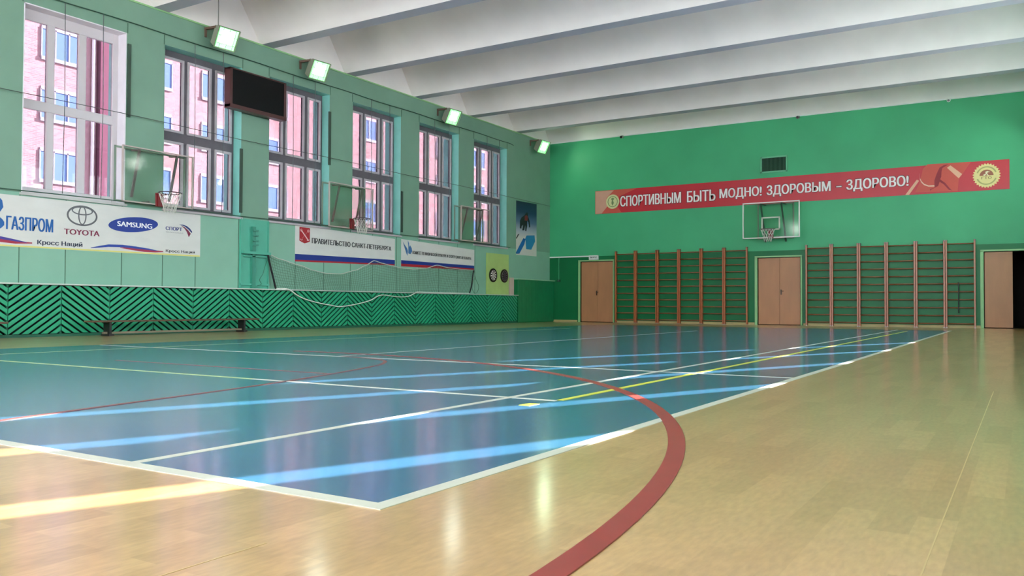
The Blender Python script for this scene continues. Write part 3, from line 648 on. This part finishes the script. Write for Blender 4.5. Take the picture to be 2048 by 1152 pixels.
# ------------------------------------------------------------------ floodlights
m_lamp = emis('lit_lamp_glass', (240, 255, 225), 3.5)
m_lampg = emis('lit_lamp_rim_green', (120, 255, 130), 1.6)
def flood(x, y, z, sg, lab, power=LAMP_POWER, aim=None, rod=False):
    t = thing('floodlight', lab, 'floodlight', (x, y, z), 'floodlights along the top of the window wall')
    # tilted local frame: n = out/down, a = along wall, v = up the glass
    n = (Vector(aim) if aim else Vector((sg*.86, -.08, -.46 if sg > 0 else -.85))).normalized()
    a = Vector((0, 0, 1)).cross(n).normalized()
    if a.y < 0: a = -a
    v = n.cross(a).normalized()
    if v.z < 0: v = -v
    C_ = Vector((x, y, z))
    q = lambda i, j, k: C_+a*i+v*j+n*k
    b = MB(); w2, h2, w1, h1 = .25, .23, .23, .20
    rings = [(w1*.8, h1*.8, -.26), (w1, h1, -.20), (w2, h2, .0), (w2+.015, h2+.015, .005), (w2+.015, h2+.015, .03)]
    for (wa, ha, d) in rings: b.v += [tuple(q(sx*wa, sy*ha, d)) for sx, sy in ((-1, -1), (1, -1), (1, 1), (-1, 1))]
    for r_ in range(len(rings)-1):
        for k in range(4): b.f.append((r_*4+k, r_*4+(k+1) % 4, r_*4+4+(k+1) % 4, r_*4+4+k)); b.mi.append(0); b.sm.append(False)
    b.f.append((0, 1, 2, 3)); b.mi.append(0); b.sm.append(False)
    obj('housing', b, m_house, t)
    b = MB(); b.prism([q(sx*(w2-.01), sy*(h2-.01), .012) for sx, sy in ((-1, -1), (1, -1), (1, 1), (-1, 1))], n*.006)
    obj('lit_glass', b, m_lampg, t)
    b = MB(); b.prism([q(sx*.15, sy*.14+.02, .02) for sx, sy in ((-1, -1), (1, -1), (1, 1), (-1, 1))], n*.004)
    obj('bright_core', b, m_lamp, t)
    b = MB()
    for i in (-.16, 0, .16): b.tube([q(i, -h2, .055), q(i, h2, .055)], .004, 4)
    for j in (-.12, .06): b.tube([q(-w2, j, .055), q(w2, j, .055)], .004, 4)
    b.tube([q(sx*(w2+.01), sy*(h2+.01), .055) for sx, sy in ((-1, -1), (1, -1), (1, 1), (-1, 1))], .005, 4, True)
    obj('wire_guard', b, m_steel, t)
    wx = 0 if sg > 0 else W
    if aim and sg == 0: wx = x
    b = MB(); b.bar((wx, y-.22, z+.24), (x+sg*.02, y-.20, z+.22), .05, .05); b.bar((x+sg*.02, y-.20, z+.22), tuple(q(-.2, .1, -.1)), .04, .04); b.bar((wx+sg*.02, y-.22, z+.26), (wx+sg*.02, y-.22, z+.05), .05, .03)
    b.bar((x-sg*.02, y-.20, z+.22), (x-sg*.02, y+.22, z+.20), .03, .03)
    obj('bracket', b, m_rust, t)
    if rod: obj('hanging_rod', MB().tube([(x-.02, y-.21, z+.22), (x-.02, y-.21, 7.9)], .012, 6), m_steel, t)
    la = bpy.data.lights.new('lamp', 'AREA'); la.shape = 'RECTANGLE'; la.size = .4; la.size_y = .36; la.energy = power; la.color = (.70, 1, .66) if y > 26 and sg > 0 else (.93, 1, .92); la.spread = math.radians(170 if sg else 178)
    if sg < 0: la.spread = math.radians(125)
    lo = bpy.data.objects.new('lamp', la); COL.objects.link(lo); lo.parent = t
    mm = Matrix((a, v, -n)).transposed().to_4x4(); mm.translation = n*.09; lo.matrix_local = mm
names = ['nearest floodlight, hung on a rod above the second window', 'floodlight above the third window, near the scoreboard', 'floodlight above the fifth window', 'farthest floodlight, in the corner by the end wall']
for (y, z), nm, rd in zip(((12.36, 6.54), (15.22, 6.52), (21.0, 6.47), (26.7, 6.47)), names, (1, 0, 0, 0)): flood(.45, y, z, 1, 'grey caged ' + nm, rod=rd, power=LAMP_POWER*(2 if y > 26 else 1))
for k, y in enumerate((-1, 4.5, 10, 15.5, 21.0, 26.4)): flood(W-.45, y, 6.5, -1, 'unseen grey caged fill floodlight assumed on the wall opposite the window row, the %s from behind the viewer' % ['first','second','third','fourth','fifth','sixth'][k], power=FILL_POWER_RIGHT)  # unseen lamps assumed by symmetry, kept because they light the hall
for k, (x, z) in enumerate(((2.2, 5.9), (5.75, 5.9), (10.4, 4.3), (14.4, 5.9))): flood(x, Y0+.5, z, 0, 'unseen grey caged fill floodlight behind the viewer, the %s from the window side' % ['first', 'second', 'third and lowest', 'fourth'][k], power=FILL_POWER_FRONT, aim=(0, 1, -.04))  # three added for fill light, the lowest inferred from a wall glint
for y, nm in ((0, 'behind the viewer'), (5.5, 'level with the viewer')): flood(.45, y, 6.5, 1, 'grey caged floodlight on the window wall beyond the left edge, '+nm)

# ------------------------------------------------------------------ scoreboard
s = thing('scoreboard', 'black electronic scoreboard in a brown frame hung between the second and third windows', 'scoreboard', (.2, 13.44, 5.1))
obj('screen', MB().box((.27, 12.66, 5.17), (.295, 14.22, 5.97)), mat('black_gloss_screen', (6, 7, 8), .3, noise=0, spec=.2), s)
b = MB(); b.box((.10, 12.60, 5.10), (.30, 12.67, 6.0)); b.box((.10, 14.21, 5.10), (.30, 14.28, 6.0)); b.box((.10, 12.60, 5.08), (.31, 14.28, 5.17)); b.box((.10, 12.60, 5.97), (.30, 14.28, 6.0)); b.box((.10, 12.62, 5.12), (.12, 14.26, 5.98))
obj('frame', b, m_brown, s, .004)
b = MB(); b.box((0, 12.8, 5.9), (.1, 12.85, 5.95)); b.box((0, 14.02, 5.9), (.1, 14.07, 5.95)); obj('mounting_bracket', b, m_steel, s)

# ------------------------------------------------------------------ basketball hoops
def hoop(loc, rotz, lab, standoff, wd, z0, z1, rimz, at, wall_w, lowz, rim=True, inner=True):
    t = thing('basketball_hoop', lab, 'basketball hoop', (0, 0, 0), 'wall-mounted basketball hoops')
    s_ = standoff
    obj('backboard_pane', MB().box((s_, -wd/2, z0), (s_+.012, wd/2, z1)), m_acry, t)
    f = .035 if inner else .024; b = MB()
    for y in (-wd/2, wd/2-f): b.box((s_-.02, y, z0), (s_+.022, y+f, z1))
    for z in (z0, z1-f): b.box((s_-.02, -wd/2, z), (s_+.022, wd/2, z+f))
    obj('backboard_frame', b, m_bframe if inner else mat('pinkish_grey_frame', (186, 172, 164), .4), t, .003)
    if inner:
        zi = rimz; b = MB(); g = .045
        for y in (-.3, .3-g): b.box((s_+.012, y, zi), (s_+.015, y+g, zi+.43))
        for z in (zi, zi+.43-g): b.box((s_+.012, -.3, z), (s_+.015, .3, z+g))
        obj('target_square', b, mat('faded_white_tape', (200, 205, 190), .6), t)
    b = MB(); h = wall_w/2
    for y in (-h, h): b.tube([(.03, y, z0+.02), (.03, y, z1+.02)], .022, 6)
    for z in (z0+.04, z1): b.tube([(.03, -h, z), (.03, h, z)], .022, 6)
    obj('wall_frame', b, mat('greyish_frame_paint', (120, 140, 122), .5), t)
    for y in (-at, at):
        b = MB(); b.bar((.03, y, z1-.03), (s_, y, z1-.05), .035, .035); b.bar((s_-.02, y, z1-.06), (.03, y+.0, lowz), .05, .03)
        obj('support_strut', b, mat('dim_strut_paint', (110, 100, 98), .5) if not inner else m_dgw, t)
    obj('lower_arm', MB().bar((.03, -.2, z0+.06), (s_, -.2, z0+.05), .03, .03).bar((.03, .2, z0+.06), (s_, .2, z0+.05), .03, .03), m_steel, t)
    if rim:
        cx = s_+.15+.225
        rr = [(cx+.225*math.cos(2*PI*k/32), .225*math.sin(2*PI*k/32), rimz) for k in range(32)]
        r = obj('rim', MB().tube(rr, .010, 8, True), m_rimd, t)
        b = MB(); b.box((s_+.012, -.09, rimz-.26), (s_+.03, .09, rimz+.02)); b.bar((s_+.03, -.07, rimz-.01), (cx-.21, -.07, rimz-.005), .02, .03); b.bar((s_+.03, .07, rimz-.01), (cx-.21, .07, rimz-.005), .02, .03); b.box((s_+.02, -.05, rimz-.24), (s_+.06, .05, rimz-.02))
        obj('rim_bracket', b, m_rim, t, .003)
        b = MB(); NH = 12
        lev = [(.222, 0), (.19, -.1), (.155, -.2), (.125, -.30), (.115, -.40)]
        for k in range(NH):
            for sg in (1, -1):
                b.tube([(cx+r_*math.cos(2*PI*(k+sg*.5*i)/NH), r_*math.sin(2*PI*(k+sg*.5*i)/NH), rimz+z) for i, (r_, z) in enumerate(lev)], .0045, 4)
        obj('net', b, m_net, t)
    t.location = loc; t.rotation_euler = (0, 0, rotz)
hoop((0, 10.81, 0), 0, 'nearest side hoop, clear backboard between the first and second windows', .30, 1.66, 2.66, 3.79, 2.89, .44, 1.62, 2.80, inner=False)
hoop((0, 16.61, 0), 0, 'side hoop with a clear backboard between the third and fourth windows', .30, 1.70, 2.64, 3.80, 2.89, .44, 1.62, 2.80, inner=False)
hoop((0, 22.50, 0), 0, 'bare side backboard without a ring between the fifth and sixth windows', .30, 1.68, 2.68, 3.80, 2.89, .44, 1.62, 2.85, rim=False, inner=False)
hoop((8.56, L, 0), -PI/2, 'main hoop with a white-framed clear backboard on the green end wall', .65, 1.83, 2.83, 4.01, 3.09, .33, 1.15, 2.75)

# ------------------------------------------------------------------ benches
def bench(y0, y1, lab):
    t = thing('gym_bench', lab, 'bench', (.55, (y0+y1)/2, 0), 'low gymnastic benches along the slatted screen')
    obj('seat', MB().box((.42, y0, .262), (.68, y1, .295)), mat('worn_brown_bench_wood', (88, 68, 46), .45, noise=.15, nscale=5), t, .004)
    for y in (y0+.38, y1-.42):
        b = MB(); b.box((.45, y, .03), (.65, y+.045, .262)); b.box((.42, y-.03, 0), (.68, y+.075, .035))
        obj('leg', b, mat('black_bench_leg', (24, 22, 20), .5), t)
    obj('balance_rail', MB().box((.53, y0+.30, .035), (.58, y1-.34, .075)), mat('worn_rail', (128, 118, 96), .5), t, .003)
bench(9.16, 13.18, 'long low brown wooden gym bench standing before the slatted screen')
bench(3.6, 7.66, 'brown bench whose end just enters the photo at the left edge')

# ------------------------------------------------------------------ end wall: doors
for i, (x0, x1, z1) in enumerate(DOORS):
    d = sempty('door_%d' % (i+1), ((x0+x1)/2, L, 0))
    sp = (2.03, 8.665, 15.27)[i]
    leaf = obj('door_leaf', MB().box((x0+.02, L+.04, .02), (sp-.003, L+.08, z1-.02)), m_ply, d, .003)
    if i < 2: leaf = obj('door_leaf', MB().box((sp+.003, L+.04, .02), (x1-.02, L+.08, z1-.02)), m_ply, d, .003)
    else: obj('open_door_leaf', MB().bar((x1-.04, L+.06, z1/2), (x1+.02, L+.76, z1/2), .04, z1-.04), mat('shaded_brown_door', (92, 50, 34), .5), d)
    if i < 2:
        kx = sp+(-.045 if i == 0 else .05)
        b = MB(); b.tube([(kx, L+.04, 1.12), (kx, L-.02, 1.12)], .012, 8); b.tube([(kx, L-.02, 1.12), (kx+.09, L-.02, 1.12)], .009, 8); b.box((kx-.02, L+.034, 1.0), (kx+.02, L+.041, 1.17))
        obj('handle', b, mat('dark_bronze', (60, 44, 30), .35, metal=.5), leaf)
    b = MB(); b.box((x0-.09, L-.02, 0), (x0, L+.06, z1+.03)); b.box((x1, L-.02, 0), (x1+.05, L+.06, z1+.03)); b.box((x0-.09, L-.02, z1), (x1+.05, L+.06, z1+.05))
    obj('door_frame', b, m_dfr, d, .004)
    b = MB(); b.box((x0, L+.10, 0), (x1, L+.12, z1))
    if i < 2: obj('door_backing', b, m_dark, d)
# unlit corridor behind the open door
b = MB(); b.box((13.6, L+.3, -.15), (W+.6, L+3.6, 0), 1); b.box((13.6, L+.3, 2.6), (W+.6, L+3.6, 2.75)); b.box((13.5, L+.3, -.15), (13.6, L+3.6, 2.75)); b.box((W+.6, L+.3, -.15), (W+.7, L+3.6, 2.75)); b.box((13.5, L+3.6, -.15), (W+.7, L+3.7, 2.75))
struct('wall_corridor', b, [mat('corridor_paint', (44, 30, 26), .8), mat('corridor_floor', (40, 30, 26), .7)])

# ------------------------------------------------------------------ wall bars
def wallbars(x0, x1):
    t = thing('wall_bars', '', 'wall bars', ((x0+x1)/2, L-.06, 0), 'wooden wall-bar ladders on the end wall')
    wd = x1-x0
    for x in (x0+.006, x1-.051):
        u = obj('upright', MB().box((x, L-.125, .01), (x+.045, L-.015, 2.56)), m_wood, t, .004)
        obj('end_cap', MB().box((x-.003, L-.13, 2.56), (x+.048, L-.012, 2.61)), m_wood2, u)
        obj('foot_plate', MB().box((x-.004, L-.13, .0), (x+.05, L-.012, .012)), m_steel, u)
    for k in range(11):
        z = .12+k*.237; off_ = .0 if k < 10 else -.0
        b = MB(); b.tube([(x0+.03, L-.085+off_, z), (x1-.03, L-.085+off_, z)], .021, 8)
        obj('rung', b, m_wood2, t)
    return t
SX = [[2.79, 3.585, 4.42, 5.225, 6.035, 6.835, 7.645], [9.52, 10.315, 11.13, 11.925, 12.745, 13.545, 14.345]]
posn = ['against the left door', 'second from the left door', 'third from the left door', 'fourth from the left door', 'fifth from the left door, under the emblem-free part of the slogan', 'against the left jamb side of the middle door']
posn[4] = 'next to last before the middle door'
posn2 = ['just right of the middle door', 'second to the right of the middle door', 'third to the right of the middle door', 'fourth to the right of the middle door', 'fifth to the right of the middle door', 'with a black strap hanging on it, beside the right door']
protos = None
for g, (xs_, pn) in enumerate(zip(SX, (posn, posn2))):
    for i in range(6):
        if protos is None:
            protos = wallbars(xs_[0], xs_[1]); r = protos; base_x = r.location.x; cw = xs_[1]-xs_[0]
        else:
            r = protos.copy(); COL.objects.link(r)
            for ch in list(protos.children):
                c_ = ch.copy(); COL.objects.link(c_); c_.parent = r
                for gch in ch.children: g_ = gch.copy(); COL.objects.link(g_); g_.parent = c_
            r.location.x = (xs_[i]+xs_[i+1])/2; r.scale.x = (xs_[i+1]-xs_[i])/cw
        r['label'] = 'brown wooden wall-bar ladder ' + pn[i]
tag(obj('hanging_strap', MB().tube(catmull([(13.885, L-.11, 1.34), (13.89, L-.115, 1.31), (13.895, L-.12, 1.0), (13.89, L-.12, .7), (13.89, L-.12, .44)]), [.014]*9+[.011]*12+[.012]*8+[.018]*4 if False else .015, 6), m_black), 'black exercise strap hanging from a rung of the last wall-bar ladder', 'strap')

# ------------------------------------------------------------------ small fittings on the end wall
v = thing('ventilation_grille', 'rectangular green grille with dark slats above the red slogan banner', 'vent', (8.49, L, 5.32))
b = MB(); x0, x1, z0, z1 = 8.06, 8.94, 5.06, 5.60; g = .05
for x in (x0, x1-g): b.box((x, L-.03, z0), (x+g, L, z1))
for z in (z0, z1-g): b.box((x0, L-.03, z), (x1, L, z+g))
obj('frame', b, mat('green_grille_frame', (96, 178, 136), .4), v, .003)
obj('dark_recess', MB().box((x0+g, L-.006, z0+g), (x1-g, L-.001, z1-g)), mat('dark_green_recess', (12, 52, 34), .8), v)
b = MB()
for k in range(18): x = x0+g+.02+k*.042; b.box((x, L-.022, z0+g), (x+.012, L-.008, z1-g))
obj('slats', b, mat('dim_green_slat', (36, 84, 60), .5), v)
tag(obj('white_conduit', MB().box((0.01, L-.03, 2.44), (1.72, L, 2.485)), m_white), 'white horizontal conduit running from the corner to the exit sign', 'conduit')
e = thing('exit_sign', 'small white exit sign box above the left door', 'sign', (1.9, L-.05, 2.33))
obj('sign_box', MB().box((1.71, L-.08, 2.325), (2.09, L, 2.49)), m_white, e, .006)
pe = Plane('y', L-.08, 1.71, 2.09, (2.325, 2.49), (2.325, 2.49)); obj('lettering', pe.text('ВЫХОД', 1.76, 2.04, 2.37, 2.45, .03, d=.002), flat((30, 50, 40)), e)
tag(obj('green_conduit', MB().box((.392, L-.02, 1.60), (.42, L, 2.44)), mat('green_conduit_paint', (60, 150, 104), .5)), 'thin vertical green conduit dropping from the white one to a socket', 'conduit')
so_ = thing('wall_socket', 'small dark socket at the foot of the green conduit', 'socket', (.406, L-.03, 1.52)); obj('socket_body', MB().box((.35, L-.05, 1.52), (.47, L, 1.60)), m_black, so_, .005); obj('socket_face', MB().box((.37, L-.055, 1.53), (.45, L-.05, 1.59)), m_dgw, so_)
for x, nm in ((3.07, 'left, nearest the corner lamp'), (9.31, 'middle, above the ventilation grille'), (13.67, 'right, white around a black lens')):
    t = thing('ceiling_camera', 'tiny camera under the ceiling on the end wall, the ' + nm, 'camera', (x, L-.1, 6.8), 'small cameras along the top of the end wall')
    obj('mount', MB().bar((x, L, 6.86), (x, L-.1, 6.82), .03, .03), m_white, t)
    obj('camera_body', MB().tube([(x, L-.06, 6.80), (x, L-.20, 6.765)], .05, 12), m_white if x > 12 else m_steel, t)
    obj('lens', MB().tube([(x, L-.20, 6.765), (x, L-.208, 6.763)], .032 if x > 12 else .045, 12), m_black, t)

# ------------------------------------------------------------------ building outside the windows
BX = -25
bd = thing('brick_building', 'pale red brick building with bluish windows seen through the gym windows', 'building', (BX-5, 40, -.6))
obj('brick_walls', MB().box((BX-10, -10, -.6), (BX, 100, 24)), brick_mat(), bd)
obj('dark_brick_pier', MB().box((BX, 25.0, -.6), (BX+.35, 25.9, 24)), mat('dark_mauve_brick', (112, 66, 84), .9), bd)
obj('drainpipe', MB().tube([(BX+.12, 24.75, -.6), (BX+.12, 24.75, 24)], .09, 8), m_white, bd)
wy = [(3, 5), (9.5, 11.5), (16, 18), (22.15, 24.2), (27.9, 29.4), (31.4, 33.0), (36.4, 38.0), (40.6, 42.2), (45, 46.6), (49.4, 51), (54, 56), (59, 61), (64, 66), (70, 72)]
m_bg = mat('bluish_building_glass', (104, 136, 186), .15, noise=.05, nscale=.5); m_sl = mat('white_window_surround', (160, 158, 168), .6)
for (a, c_) in wy:
    for r_ in range(-1, 5):
        z0 = 6.66+2.99*r_-(.0); z1 = z0+1.42
        b = MB(); b.box((BX, a-.03, z0-.17), (BX+.10, c_+.03, z0)); b.box((BX, a, z1-.02), (BX+.04, c_, z1+.12))
        n = 3 if c_-a > 1.8 else 2
        for k in range(n+1):
            yk = a+(c_-a)*k/n; b.box((BX, yk-.03, z0), (BX+.06, yk+.03, z1))
        b.box((BX, a, z1-.06), (BX+.06, c_, z1))
        wn = obj('window', b, m_sl, bd); obj('pane', MB().box((BX+.005, a, z0), (BX+.02, c_, z1)), m_bg, wn)
